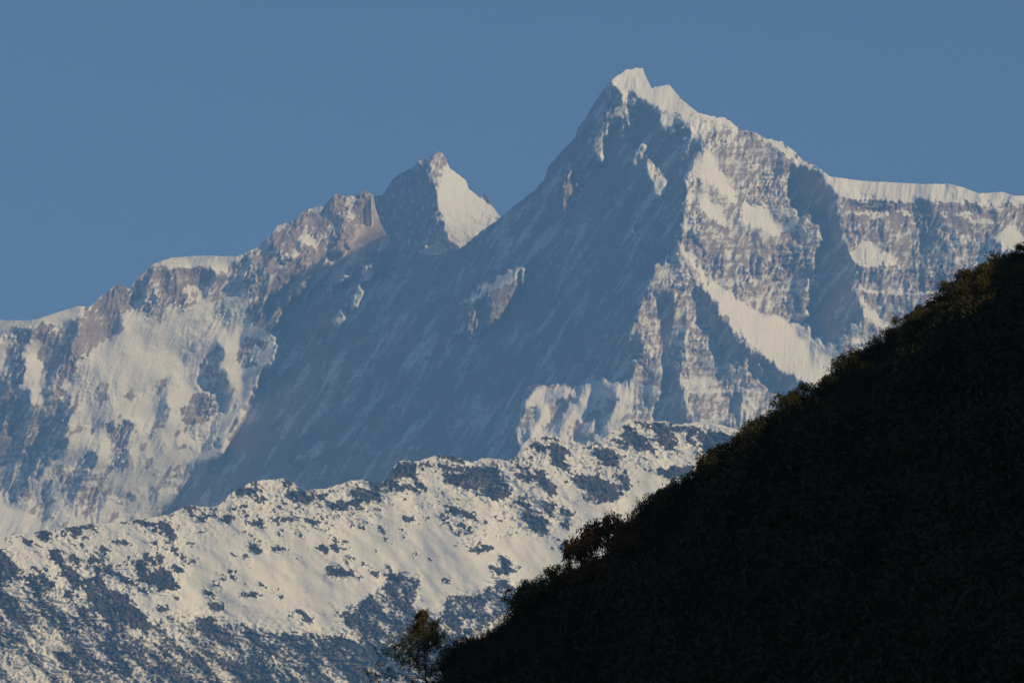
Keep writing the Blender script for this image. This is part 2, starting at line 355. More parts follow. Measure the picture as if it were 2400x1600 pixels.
    for q in ([(1430,340),(1600,355),(1600,375),(1430,360)], [(1650,340),(1770,345),(1770,358),(1650,352)], [(1830,340),(1930,350),(1925,380),(1890,350)], [(1980,345),(2080,350),(2080,365),(1980,360)], [(2030,380),(2200,395),(2220,410),(2030,392)],
              [(1420,762),(1690,782),(1880,782),(1880,797),(1690,800),(1420,782)], [(740,815),(980,830),(1165,820),(1165,836),(980,848),(740,836)], [(940,330),(1060,335),(1060,350),(940,345)], [(240,1310),(340,1325),(340,1340),(240,1330)], [(490,1320),(760,1325),(900,1318),(900,1332),(760,1340),(490,1338)]):
        p(Z5(q), (0.1, 1.4, 1, .3))
    p(Z5([(1455,495),(1500,520),(1560,540),(1650,600),(1640,640),(1440,645),(1400,590)]), (0.45,.9,1,.5))
    p(Z5([(2230,440),(2280,420),(2352,480),(2600,520),(2600,700),(2352,560),(2250,560),(2210,480)]), W_)
    p(Z5([(1900,480),(2210,480),(2260,580),(2100,660),(1980,640)]), (-0.3,.4,.6,1.0))
    p(Z5([(1390,740),(1480,860),(1620,985),(1590,1020),(1470,900)]), W_)
    p(Z5([(1400,990),(1440,950),(1480,990),(1500,1060),(1430,1060)]), G_)
    p(Z5([(440,500),(510,560),(560,640),(640,730),(730,790),(880,900),(1000,930),(1150,980),(1180,1020),(1150,1130),(1290,1250),(1300,1330),(1170,1300),(1000,1200),(900,1120),(760,1000),(680,880),(600,760),(540,650),(480,590)]), W_)
    p(Z5([(1150,1130),(1180,1020),(1320,1100),(1350,1200),(1290,1250)]), G_)
    p(Z5([(730,790),(880,800),(1165,830),(1150,960),(1000,930),(880,900)]), (0.15,.5,.5,1.1))
    p(Z5([(540,730),(600,780),(680,900),(780,1060),(950,1180),(1160,1300),(1000,1350),(850,1250),(720,1000),(690,1080),(660,960),(600,850)]), (-0.5,.3,.3,.8))
    p(Z5([(530,740),(590,780),(660,960),(680,1090),(640,1130),(600,1000),(550,900)]), SH)
    p(Z5([(690,950),(740,1000),(800,1100),(770,1200),(700,1180),(650,1130)]), SH)
    p(Z5([(980,1220),(1170,1310),(1200,1400),(1060,1370),(960,1320)]), SH)
    p(Z5([(340,780),(420,800),(410,1000),(380,1150),(340,1100),(350,900)]), SH)
    p(Z5([(360,1140),(440,1140),(440,1250),(480,1400),(520,1520),(400,1560),(320,1490),(350,1330)]), SH)
    p(Z5([(740,1340),(780,1320),(850,1480),(780,1560),(740,1440)]), SH)
    p(Z5([(440,1230),(520,1270),(620,1240),(640,1300),(560,1310),(500,1330),(500,1420),(470,1380)]), (0.3,.7,.8,.7))
    p(Z5([(800,1370),(860,1420),(830,1520),(900,1500),(860,1567),(820,1567)]), W_)
    # ---- hanging glacier under the pillar
    ic = Z7([(650,280),(755,160),(830,190),(905,145),(1000,190),(1100,120),(1190,110),(1260,150),(1400,130),(1480,150),(1480,300),(1350,500),(1200,620),(640,600)])
    p(ic, (-0.1, .7, .9, .9))
    p(Z7([(660,290),(755,162),(825,200),(770,300)]), W_); p(Z7([(830,240),(905,150),(965,200),(870,270)]), W_)
    p(Z7([(820,280),(850,340),(870,380),(800,440),(810,490),(700,530),(740,440)]), W_)
    p(Z7([(670,310),(760,310),(720,400),(690,470),(650,500),(640,420)]), (-0.4,.4,.4,.8))
    p(Z7([(845,320),(900,240),(1050,230),(940,330),(920,390),(860,460),(820,500),(800,440),(870,380)]), SH)
    p(Z7([(1060,390),(1180,320),(1240,370),(1200,480),(1100,570),(1000,520),(990,440)]), SH)
    p(Z7([(1100,400),(1190,380),(1180,440),(1120,500),(1080,480)]), G_)
    p(Z7([(1190,310),(1230,220),(1320,250),(1300,330),(1240,360)]), SH)
    p(Z7([(1280,330),(1440,150),(1480,180),(1330,340),(1240,450),(1200,470)]), W_)
    p(Z7([(1330,350),(1480,200),(1620,200),(1590,280),(1560,400),(1400,410),(1280,470)]), (0.2,.5,.6,.7))

    gx, gz, snow, rough = F.m
    sh = gx.shape
    # crag the outlines
    tilt = sstep(F.X, 700, 1300)                       # fall line leans left on the massif, stands upright on the peak
    two = lambda lx, ly, seed, beta=1.5: noise(sh, lx, ly, seed, .50, beta) * (1 - tilt) + noise(sh, lx, ly, seed + 50, .08, beta) * tilt
    two_r = lambda lx, ly, seed, o, gn, wp: ridged(sh, lx, ly, seed, .50, o, gn, wp) * (1 - tilt) + ridged(sh, lx, ly, seed + 50, .08, o, gn, wp) * tilt
    wx = two(9, 42, 11) * 2.4 + two(4, 14, 12) * 1.3; wy = noise(sh, 14, 14, 13) * 1.6 + noise(sh, 5, 5, 14) * 1.0
    jj, ii = np.meshgrid(np.arange(sh[1]), np.arange(sh[0]))
    gx, gz, snow, rough = [bil(a, jj + wx, ii + wy) for a in (gx, gz, snow, rough)]
    gully = np.tanh(1.6 * two(34, 170, 17, 1.5)) * .45 + np.tanh(1.6 * two(15, 100, 15, 1.4)) * .45 + np.tanh(1.5 * two(7, 45, 16, 1.3)) * .35
    opn = 1 - sstep(-gx, 1.0, 1.25)
    gx = gx + gully * np.clip(rough, 0, 1.3) * opn * (.75 + .35 * sstep(F.Y, 800, 1000) * (1 - tilt))
    gx = blur(gx, .7); gz = blur(gz, 1.5); rough = blur(rough, 3)
    f = poisson(gx, -gz, 2 * math.pi / 1480) * PX_M * F.step         # long form
    # ribs and gullies running down the fall line, rock bands, crumbly detail
    a = 0.25
    rib = two_r(34, 150, 21, 4, .55, .3)
    rib_b = two_r(15, 44, 122, 3, .5, .3)
    ice = ridged(sh, 16, 11, 27, .3, 3, .55, .4)
    rib3 = two(4.5, 12, 223, 1.0); flute = two(4, 46, 323, 1.2); rib4 = noise(sh, 2.6, 3.2, 24, 0, 1.0)
    soft = noise(sh, 30, 60, 29, .3, 1.7)
    band = noise(sh, 60, 9, 25, -0.10, 1.3)
    strata = noise(sh, 46, 4.2, 39, -.05, 1.0) * np.clip(.5 + .6 * noise(sh, 50, 40, 40), 0, 1.4)
    amp = np.clip(.75 + .45 * noise(sh, 60, 60, 28, 0, 1.8), .15, 1.8)
    shade = sstep(-gx, .7, 1.0); icy = sstep(snow, .75, .9)
    det = (1 - icy) * (rib * 13 + rib_b * 8 + rib3 * 3.2 + rib4 * 1.7 + band * 4.5 * tilt + strata * 1.5 * tilt) + icy * (soft * 9 + rib * 7 + ice * 2.4 + rib3 * 1.4 + rib4 * .6)
    f = f - det * (rough * amp + .07)
    f = f - flute * icy * 1.3 + noise(sh, 70, 120, 26, .5) * 8
    # snow follows ledges: lies where the detail leans back, falls off ribs
    lean = np.gradient(-(rib * 6 + rib_b * 12 + rib3 * 6 + band * 5), axis=0); lean = lean / lean.std()
    mixed = np.clip(1 - np.abs(2 * np.clip(snow, 0, 1) - 1), 0, 1) ** .6
    sn = snow + (0.05 * strata * tilt + 0.15 * lean + 0.12 * noise(sh, 8, 20, 31, a) + .05 * band) * mixed * 1.2 * (1 - .75 * shade)
    sn = sn - .6 * (1 - tilt) * icy * sstep(F.Y, 760, 900) * sstep(rough, .4, .7) * sstep(two(20, 46, 36, 1.2), .75, 1.2)
    sn = sn + shade * noise(sh, 22, 110, 33, 0.65, 1.8) * 0.10 + shade * noise(sh, 7, 60, 34, .55, 1.4) * .07
    tx = np.arange(0, sh[1], 2) * F.step + F.x0; st = np.array(SKY1)
    top = (np.interp(tx, st[:, 0], st[:, 1]) - F.y0) / F.step / 2
    f = reach_sun(f, sstep(gx, -.1, .15), sstep(-gx, 1.0, 1.3), PX_M * F.step, top)
    return F, f, sn

SKY1 = [(-120,770)] + Z1([(0,735),(190,740),(260,728),(480,655),(540,638),(618,645),(700,565),(745,540),(790,490),(850,490),(893,525),(905,500),(960,430),(1050,350),(1180,305),(1400,292),(1640,298),(1760,240),(1870,150),(1910,85)]) \
    + Z3([(520,595),(570,570),(620,515),(680,490),(760,480),(790,445),(845,398),(870,402),(920,413),(975,412),(1040,370),(1100,398),(1108,440),(1116,490),(1150,590),(1200,690),(1280,790),(1500,815),(1700,775),(1850,650),(1980,560)]) \
    + Z4([(130,1090),(300,960),(370,880),(400,790),(480,700),(580,600),(600,530),(640,480),(690,400),(735,330),(800,240),(825,205),(870,175),(940,122),(965,130),(1000,115),(1050,118),(1065,170),(1110,255),(1170,240),(1230,232),(1310,330),(1430,425),(1550,455),(1615,460),(1720,540),(1840,565),(1890,600),(2010,625),(2080,680),(2160,760),(2240,790)]) \
    + Z5([(1280,150),(1470,175),(1620,182),(1790,192),(1940,190),(2030,215),(2100,243),(2235,235),(2290,255),(2352,255)]) + [(2520, 485)]

def sheet(name, F, f, snow, sky, D, bottom, nrow, cols, back, jag, mat, gz0, px_m, ysplit=None):
    """face grid from skyline to foot, plus the far side falling away behind the crest"""
    sk = np.array(sky)
    s = np.interp(cols, sk[:, 0], sk[:, 1])
    rng = np.random.default_rng(5)
    n1 = np.interp(cols, np.arange(cols[0], cols[-1] + 9, 5), rng.uniform(-1, 1, int((cols[-1] - cols[0]) / 5) + 3)[:len(np.arange(cols[0], cols[-1] + 9, 5))])
    n2 = rng.uniform(-1, 1, len(cols))
    s = s + jag(cols) * (n1 * 1.0 + n2 * .4)
    v = np.linspace(0, 1, nrow)[:, None]
    py = s[None] + (bottom - s[None]) * v
    px = np.repeat(cols[None], nrow, 0)
    ff = F.at(f, px, py); sn = F.at(snow, px, py)
    d = D + ff
    P = pos(px, py, d)
    # crest rounding and back side
    rows = []; sr = []
    for (b, dn) in back:
        q = P[0].copy(); q[:, 1] += b; q[:, 2] -= dn + 0 * q[:, 2]
        if b > 500: q[:, 2] = np.maximum(q[:, 2], -20)
        rows.append(q); sr.append(sn[0])
    P = np.concatenate([np.array(rows[::-1]), P], 0); sn = np.concatenate([np.array(sr[::-1]), sn], 0)
    nb = len(rows)
    pxx = np.concatenate([np.repeat(cols[None], nb, 0), px], 0); pyy = np.concatenate([np.repeat(s[None], nb, 0), py], 0)
    return P, sn, pxx, pyy

F1, f1, s1 = build_face()
print('face depth', f1.min(), f1.max())
f1 = f1 - f1[:, :].mean()
cols = np.arange(-110, 2511, 2.0)
def jag1(c):
    j = np.full(c.shape, 1.6)
    j[(c < 215) | ((c > 350) & (c < 560)) | ((c > 1540) & (c < 1640)) | (c > 1940)] = .5
    return j
BACK = [(25, 12), (90, 60), (300, 260), (900, 900), (2500, 2600)]
P, sn, pxx, pyy = sheet('face', F1, f1, s1, SKY1, 25000, 1430, 640, cols, BACK, jag1, None, .6, PX_M)
# the two mountains are split along the cast-shadow edge, shaped here as a valley
left_poly = [(-300, -100)] + Z3([(1112, -900), (1112,440),(990,600),(960,720),(930,790),(800,850),(750,950),(690,1000),(560,1130),(490,1230),(450,1350),(470,1480)]) \
    + Z6([(360,360),(330,460),(240,610),(170,750),(80,940),(20,975)]) + Z2([(1150,330),(1070,430),(970,560),(880,640),(900,1300)]) + [(-300, 1500)]
class _G(Field):
    def __init__(s, X, Y): s.X, s.Y = X, Y
pc = np.array(left_poly)
def inside(X, Y, p):
    ins = np.zeros(X.shape, bool)
    for (ax, ay), (bx, by) in zip(p, np.roll(p, -1, 0)):
        if ay == by: continue
        ins ^= ((ay > Y) != (by > Y)) & (X < (bx - ax) * (Y - ay) / (by - ay) + ax)
    return ins
inl = inside(pxx[:-1, :-1] + 1, pyy[:-1, :-1] + .7, pc)
o = grid_mesh('mountain', P, {'snow': sn}, keep=~inl, mat=M_MASSIF)
tag(o, 'tallest snow capped mountain with a blue shaded hollow and a long white summit ridge', 'mountain', kind='structure')
o = grid_mesh('mountain_massif', P, {'snow': sn}, keep=inl, mat=M_MASSIF)
tag(o, 'broad snowy massif of pinkish rock ribs and ice fields rising to a flat white cap', 'mountain', kind='structure')

# ------------------------------------------------------------------ the pointed peak behind
def build_peak():
    F = Field(820, 1260, 320, 720, 1.6, SH)
    p = F.paint
    p(Z3([(1515,135),(1558,80),(1640,220),(1570,250),(1560,300),(1530,330),(1490,300),(1490,200)]), (0.3,.4,.5,.7))
    p(Z3([(1400,140),(1470,130),(1460,170),(1420,190)]), (0.0,.5,.8,.8)); p(Z3([(1370,190),(1400,180),(1390,220),(1370,220)]), (0.1,.5,.6,.8))
    p(Z3([(1570,240),(1630,200),(1760,280),(1780,340),(1870,410),(1920,440),(2000,560),(1900,680),(1700,800),(1600,830),(1380,845),(1470,750),(1600,720),(1600,620),(1560,520),(1530,440),(1550,330)]), (1.15, .8, 1, .16))
    p(Z3([(1850,380),(1880,380),(1925,480),(1890,470),(1850,430)]), (0.1,.3,.2,.6))
    p(Z3([(1500,560),(1530,480),(1580,560),(1620,700),(1700,780),(1620,790),(1560,720),(1490,700)]), (-.4,.4,.5,.9))
    p(Z3([(1430,730),(1520,660),(1560,720),(1480,740)]), (0,.5,.6,.8))
    gx, gz, snow, rough = F.m; sh = gx.shape
    wx = noise(sh, 12, 12, 41) * 2.2 + noise(sh, 4, 7, 44) * 1.4; wy = noise(sh, 12, 12, 42) * 1.4
    jj, ii = np.meshgrid(np.arange(sh[1]), np.arange(sh[0]))
    gx, gz, snow, rough = [bil(a, jj + wx, ii + wy) for a in (gx, gz, snow, rough)]
    k = 27500 * T8 / 1200 * F.step
    f = poisson(blur(gx, .8), -blur(gz, 1.5), 2 * math.pi / 420) * k
    det = (1 - np.abs(noise(sh, 26, 60, 45, .3, 1.6))) * 14 + noise(sh, 9, 18, 46, .3) * 6 + noise(sh, 4, 5, 47, 0, 1.1) * 2.6
    f -= det * (rough + .1)
    sn = snow + noise(sh, 8, 16, 48) * .12
    return F, f - f.mean(), sn
F2, f2, s2 = build_peak()
SKY2 = [(820,640),(860,560)] + Z3([(1060,480),(1110,410),(1170,400),(1240,290),(1290,255),(1340,230),(1400,190),(1420,162),(1440,168),(1460,153),(1480,158),(1515,135),(1558,97),(1600,145),(1630,220),(1740,300),(1760,360),(1850,430),(1856,395),(1870,388),(1885,410),(1910,460),(1980,560),(2040,640)]) + [(1258, 640)]
P, sn, _, _ = sheet('peak', F2, f2, s2, SKY2, 27600, 715, 260, np.arange(825, 1256, 1.6), BACK, lambda c: np.full(c.shape, .9), None, .6, 1)
o = grid_mesh('mountain_peak', P, {'snow': sn}, mat=M_MASSIF)
tag(o, 'pointed rocky peak with one bright snow flank, standing behind the blue shaded saddle', 'mountain', kind='structure')

# ------------------------------------------------------------------ the snowy ridge in the middle distance
D3 = 14000; K3 = D3 * T8 / 1200
SKY3 = [(-120,1262)] + Z2([(0,738),(200,712),(480,672),(700,655),(860,632),(960,615),(1060,565),(1200,572),(1240,560),(1300,500),(1430,425),(1600,412),(1650,430),(1710,480),(1860,465)]) \
    + Z6([(840,1140),(950,1105),(1040,1097),(1130,1125),(1200,1095),(1225,1050),(1250,1000),(1280,965),(1330,968),(1380,972),(1430,965),(1540,928),(1640,935),(1780,980),(1860,950),(1960,955),(2010,970),(2090,940),(2130,860)]) \
    + Z7([(700,525),(780,505),(900,510),(1000,540),(1120,575),(1250,500),(1330,440),(1430,400),(1560,405),(1640,400),(1720,425),(1900,400),(2030,430),(2170,470),(2300,490)]) + [(2120, 1110)]
noise_boulder = noise((100, 280), 16, 9, 89, .5, 1.2)
def build_ridge():
    F = Field(-120, 2120, 950, 1760, 2, (0.1, 1.0, 0.0, 0.3))     # channel 2 = amount of bare rock
    p = F.paint
    r = lambda q, v, g=None: p(q, (g, None, v, None))
    SP = .22
    r([(-200,900),(2200,900),(2200,1800),(-200,1800)], .10)
    # speckled upper parts
    for q in (Z2([(1230,560),(1430,420),(1640,410),(1720,480),(1930,450),(1930,680),(1500,690),(1240,640)]),
              Z6([(800,1150),(1250,960),(1400,960),(1560,1000),(1800,980),(2352,820),(2352,1400),(1800,1200),(1250,1250),(1100,1420),(700,1450),(560,1450),(560,1250)]),
              Z7([(700,510),(1400,400),(2352,480),(2200,640),(1700,620),(1500,800),(1250,800),(1000,780),(700,560),(640,600)])): r(q, .33)
    r(Z6([(1280,1250),(1800,1180),(2100,1350),(2200,1500),(1700,1480),(1400,1400)]), .27)
    r(Z2([(0,720),(250,700),(560,800),(700,900),(560,950),(250,900),(0,830)]), .26)
    r(Z2([(500,640),(1250,600),(1300,760),(1000,900),(700,800)]), .20)
    # clean snow
    for q in (Z2([(950,900),(1350,880),(1800,700),(1930,760),(1930,1230),(1600,1250),(1250,1190),(1050,1000)]), Z6([(1400,1050),(1600,1000),(1530,1180),(1400,1230),(1300,1200)]),
              Z8([(0,430),(900,420),(1100,560),(1350,700),(1500,520),(1750,700),(1560,760),(1300,800),(1100,860),(820,880),(600,720),(450,870),(0,1080)]),
              Z7([(460,730),(640,760),(720,880),(640,900),(460,780)]), Z7([(780,700),(1000,800),(960,880),(1100,960),(1200,1000),(1050,1090),(900,950),(830,780)]),
              Z7([(1290,740),(1400,700),(1600,830),(1700,880),(1500,900),(1400,1000),(1200,980),(1380,920),(1400,850)]), Z7([(1560,700),(1730,620),(1900,650),(1800,720)]), Z7([(0,1100),(400,1250),(560,1330),(300,1450),(0,1400)])): r(q, .05)
    # big bare rock patches
    for q in ([(1590,1110),(1620,1060),(1720,1060),(1800,1010),(1900,1050),(1960,1090),(2060,1210),(1950,1240),(1860,1200),(1830,1130),(1780,1165),(1680,1140)],
              [(1540,1000),(1700,1010),(1760,1040),(1620,1040)], [(980,1210),(1050,1170),(1130,1170),(1175,1210),(1060,1250)], [(490,1200),(560,1190),(690,1200),(695,1260),(580,1260)],
              [(720,1200),(780,1190),(780,1230),(730,1230)], [(780,1280),(900,1250),(950,1280),(900,1305),(800,1300)], [(50,1360),(90,1350),(135,1385),(110,1405),(60,1390)], [(220,1400),(280,1380),(360,1400),(300,1420)],
              [(400,1370),(510,1350),(520,1370),(450,1390)], [(150,1280),(240,1280),(190,1305)], [(1610,1300),(1700,1310),(1780,1330),(1680,1345)], [(1000,1420),(1070,1430),(1020,1450)], [(1300,1340),(1390,1380),(1340,1395)],
              [(2100,1230),(2160,1250),(2250,1330),(2310,1400),(2300,1450),(2260,1470),(2150,1400),(2140,1320),(2090,1260)], [(2200,1060),(2260,1080),(2352,1180),(2352,1220),(2280,1170)], [(1270,990),(1380,970),(1400,1080),(1290,1080),(1250,1010)], [(1160,1160),(1230,1165),(1270,1210)]): r(Z6(q), 1.0)
    for q in ([(120,780),(200,760),(330,800),(340,700),(480,740),(560,850),(600,920),(540,930),(470,950),(380,880),(330,870),(300,860),(180,830)], [(690,570),(760,540),(860,580),(820,610)], [(830,640),(920,600),(975,700),(970,740),(900,730)],
              [(730,730),(800,740),(880,860),(890,910),(820,860)], [(980,800),(1080,770),(1200,780),(1250,840),(1390,820),(1405,870),(1360,910),(1310,940),(1260,960),(1180,970),(1140,900),(1050,860)], [(620,920),(680,940),(750,1010),(690,1010)],
              [(780,950),(830,945),(880,1020),(880,1080),(830,1040)], [(660,1040),(740,1010),(830,1080),(830,1140),(790,1175),(690,1130)], [(1560,740),(1700,710),(1860,700),(1800,790),(1650,800)], [(1380,420),(1470,470),(1600,600),(1560,610),(1440,590),(1360,540)],
              [(1560,440),(1700,430),(1740,560),(1650,600),(1580,520)], [(930,1090),(970,1090),(985,1150),(940,1130)], [(1180,620),(1300,620),(1340,720),(1200,700)], [(110,980),(200,990),(310,1030),(290,1060),(180,1030)], [(200,1100),(280,1110),(320,1150),(250,1130)],
              [(270,1260),(350,1270),(440,1290),(380,1310),(300,1300)], [(360,1240),(440,1260),(460,1290)], [(490,1320),(560,1360),(600,1400),(540,1380)], [(430,1420),(560,1400),(620,1440),(500,1470)], [(400,1540),(560,1500),(620,1567),(420,1567)], [(1900,500),(2050,480),(2150,520),(2000,600),(1900,620)], [(100,1080),(175,1140),(160,1160)]): r(Z7(q), .92)
    for q in ([(1070,610),(1115,615),(1110,645)], [(1250,630),(1290,620),(1320,660),(1280,670)], [(1390,660),(1500,650),(1480,680)], [(925,700),(980,700),(1000,740),(980,770),(930,740)], [(840,770),(890,755),(880,800)], [(1410,770),(1470,790),(1480,830),(1440,840),(1410,810)],
              [(1370,700),(1480,770),(1470,780),(1380,720)], [(130,740),(190,760),(180,800),(140,780)], [(215,700),(270,700),(260,770),(215,750)], [(270,810),(340,820),(370,880),(340,900),(280,860)], [(380,830),(430,840),(450,930),(400,880)], [(560,780),(640,810),(600,840),(550,830)],
              [(760,880),(820,870),(850,960),(920,920),(960,940),(1010,1040),(900,1050),(850,990),(820,1010),(770,950)], [(870,840),(930,860),(940,900),(890,890)], [(650,890),(690,910),(670,920)], [(160,960),(230,940),(320,1000),(300,1060),(200,1060),(160,1020)], [(0,820),(60,860),(110,930),(50,1020),(0,1030),(-60,900)],
              [(350,900),(440,930),(460,1010),(440,1040),(370,980)], [(470,980),(560,960),(620,1040),(720,1060),(780,1150),(860,1250),(850,1290),(650,1300),(600,1200),(540,1160),(480,1050)], [(1100,1200),(1220,1195),(1220,1240),(1110,1230)], [(910,1120),(950,1130),(940,1160)],
              [(980,1250),(1040,1260),(1090,1310),(1070,1330),(1000,1300)], [(1370,1000),(1410,1020),(1370,1010)], [(1440,970),(1520,1030),(1480,1030)], [(1340,1070),(1450,1050),(1490,1080),(1400,1080)], [(1200,980),(1240,1010),(1250,1050),(1220,1020)], [(1830,910),(1930,930),(1930,970),(1860,960)], [(560,900),(700,960),(850,1060),(840,1070),(700,990),(560,920)],
              [(320,1400),(480,1380),(500,1450),(400,1470),(330,1440)], [(60,1380),(150,1400),(180,1500),(120,1480)]): r(Z2(q), .95)
    # lower, half bare slopes
    low = Z2([(-300,900),(0,960),(60,1000),(180,1060),(300,1060),(400,1090),(560,1190),(620,1300),(760,1300),(880,1240),(960,1180),(1110,1200),(1280,1230),(1470,1255),(1600,1290),(1790,1290),(1930,1320)]) + [(800,1700),(-200,1700)]
    lm = F.mask(low)
    sub = F.m[2][lm[0]]; sub[lm[1]] = np.maximum(sub[lm[1]], .60)
    r(Z2([(-300,1350),(200,1350),(330,1500),(300,1700),(-300,1700)]), .46)
    r(Z2([(560,1290),(900,1250),(1280,1230),(1600,1290),(1930,1320),(1930,1700),(800,1700)]), .72)
    r(Z2([(700,1280),(960,1240),(1100,1280),(1400,1420),(1300,1440),(1080,1360),(860,1340)]), .45)
    r(Z8([(-20,1130),(80,1120),(170,1150),(220,1180),(280,1130),(390,1175),(400,1150),(290,1050),(400,960),(450,880),(560,850),(620,760),(610,720),(650,715),(760,740),(830,720),(820,850),(800,920),(850,980),(1000,1010),(1020,960),(1000,900),(1080,860),(1200,880),(1310,820),(1500,800),(1560,1000),(1500,1200),(1300,1600),(-20,1600)]), .80)
    r(Z8([(1090,1010),(1200,1050),(1240,1060),(1180,1090),(1130,1080)]), .1); r(Z8([(1290,900),(1340,960),(1330,1000),(1290,950)]), .1)
    r(Z8([(1240,1110),(1350,1040),(1500,960),(1450,1080),(1300,1180),(1050,1300),(1080,1180)]), .3)
    r(Z8([(560,1140),(640,1200),(610,1250),(560,1180)]), .35); r(Z8([(700,780),(760,740),(700,900),(720,960),(660,900)]), .55)
    for q in ([(180,665),(300,680),(390,700),(380,735),(260,740),(210,710)], [(310,625),(400,650),(340,650)], [(480,690),(550,700),(550,750),(510,730)], [(390,720),(440,740),(420,765)], [(590,640),(650,660),(640,680),(600,670)], [(1150,520),(1250,560),(1240,580),(1170,560)], [(1240,500),(1340,530),(1350,560),(1280,540)], [(1370,580),(1450,610),(1450,640),(1400,630)],
              [(1310,690),(1420,660),(1490,700),(1400,725)], [(270,495),(350,500),(300,520)], [(1300,770),(1440,760),(1480,790)], [(240,980),(330,1000),(300,1020)], [(260,940),(390,950),(370,960)], [(700,310),(790,330),(790,360),(720,350)]): r(Z8(q), .95)

    # boulders and outcrops showing through the snow, drawn out along the slope
    rb = np.random.default_rng(88); sk = np.array(SKY3)
    for i in range(3400):
        x = rb.uniform(-60, 2000); top = np.interp(x, sk[:, 0], sk[:, 1])
        deep = rb.random() ** 1.7
        y = top + 3 + deep * 330
        e = float(noise_boulder[int(np.clip((y - 950) / 8, 0, 99)), int(np.clip((x + 120) / 8, 0, 279))])
        if e < rb.normal(.25, .5) + .5 * deep: continue
        size = 1.5 + 7.5 * rb.random() ** 6 + (3 if e > 1.3 else 0) * rb.random()
        el = rb.uniform(1.2, 3.2); an = rb.normal(.38, .25) + (.35 if x > 1000 else 0) * rb.random(); m = 8
        th = np.arange(m) / m * 6.283; rad = size * rb.uniform(.65, 1.2, m)
        a_, b_ = np.cos(th) * rad * el, np.sin(th) * rad * .8
        p([(x + cos(an) * q - sin(an) * w_, y + sin(an) * q + cos(an) * w_) for q, w_ in zip(a_, b_)], (None, None, .97, None))
    gx, gz, rock, rough = F.m; sh = gx.shape
    jj, ii = np.meshgrid(np.arange(sh[1]), np.arange(sh[0]))
    wx = noise(sh, 16, 6, 51, .6) * 1.7 + noise(sh, 5, 2.5, 52, .6) * 1.2; wy = noise(sh, 16, 6, 53, .6) * 1.2 + noise(sh, 5, 2.5, 54, .6) * .8
    rock = bil(rock, jj + wx, ii + wy)
    rock = np.maximum(rock, np.clip(blur(rock, 6) * 1.0 - .05, 0, .28))
    lowz = blur(sstep(rock, .35, .45), 6)
    # coverage -> mask: noise of several sizes, drawn out down the slope
    n = noise(sh, 26, 8, 61, .62, 1.3) * .45 + noise(sh, 8, 3, 62, .5, 1.1) * .62 + noise(sh, 3.2, 1.8, 63, .3, .9) * .62
    n = n * (1 - .3 * lowz) + lowz * (noise(sh, 90, 26, 64, .75, 1.6) * .75 + noise(sh, 30, 8, 65, .75, 1.5) * .5) - lowz * noise(sh, 3.2, 2, 63, .3, 1.0) * .25
    n = n / n.std()
    from math import erf
    thr = np.interp(rock, [0, .06, .13, .2, .26, .33, .4, .5, .72, .8, .95, 1.0], [-4, -2.7, -2.05, -1.6, -1.25, -.85, -.45, -.1, .55, .75, 2.2, 2.6])
    bare = sstep(thr - n, -.25 - .8 * lowz, .25 + .8 * lowz)
    # relief
    big = noise(sh, 120, 60, 71, .5, 2.0); mid = noise(sh, 40, 22, 72, .6, 1.8); rid = ridged(sh, 70, 34, 73, .9, 4, .5, .4); swell = noise(sh, 60, 26, 78, .9, 2.2)
    lowm = sstep(F.Y + (F.X - 600) * -.05, 1350, 1560)
    gx0 = np.full(sh, .12) + .20 * big
    f = poisson(gx0, -gz, 1e-4) * K3 * F.step
    f -= mid * 2.2 + swell * 1.0 + rid * (4 * lowm + 7 * sstep(blur(rock, 8), .15, .6)) + noise(sh, 9, 6, 74, .5) * (.12 + 2.4 * blur(rock, 4))
    f -= blur(bare, 1.0) * (5.0 + 4 * noise(sh, 5, 4, 75)) + bare * noise(sh, 3, 3, 76, 0, 1.0) * (2.0 - .8 * lowz)
    fine = noise(sh, 4, 3, 77, .3, 1.0)
    sn = 1 - bare + (fine * .12)
    thin = np.clip(.60 - .62 * (rock - .5) + .13 * n + .07 * fine + .10 * noise(sh, 7, 4, 79, .5, 1.0), .2, .66)
    sn = sn * (1 - .92 * lowz) + (thin - .03) * .92 * lowz
    return F, f - f.mean(), sn
F3, f3, s3 = build_ridge()
cols = np.arange(-110, 2111, 2.0)
P, sn, _, _ = sheet('ridge', F3, f3, s3, SKY3, D3, 1750, 420, cols, [(12, 4), (60, 34), (300, 220), (1500, 1500)], lambda c: np.full(c.shape, 1.4), None, 1, 1)
# carry the slope on down to the valley
ext = []
for k in range(1, 9):
    q = P[-1].copy(); q[:, 1] -= 150 * k; q[:, 2] = q[:, 2] * (1 - k / 8) + (-60) * k / 8; ext.append(q)
P = np.concatenate([P, np.array(ext)], 0); sn = np.concatenate([sn, np.repeat(sn[-1:], 8, 0)], 0)
o = grid_mesh('snowy_ridge', P, {'snow': sn}, mat=M_RIDGE)
tag(o, 'rounded snow covered ridge strewn with dark boulders and bare patches, below the great peaks', 'ridge', kind='structure')

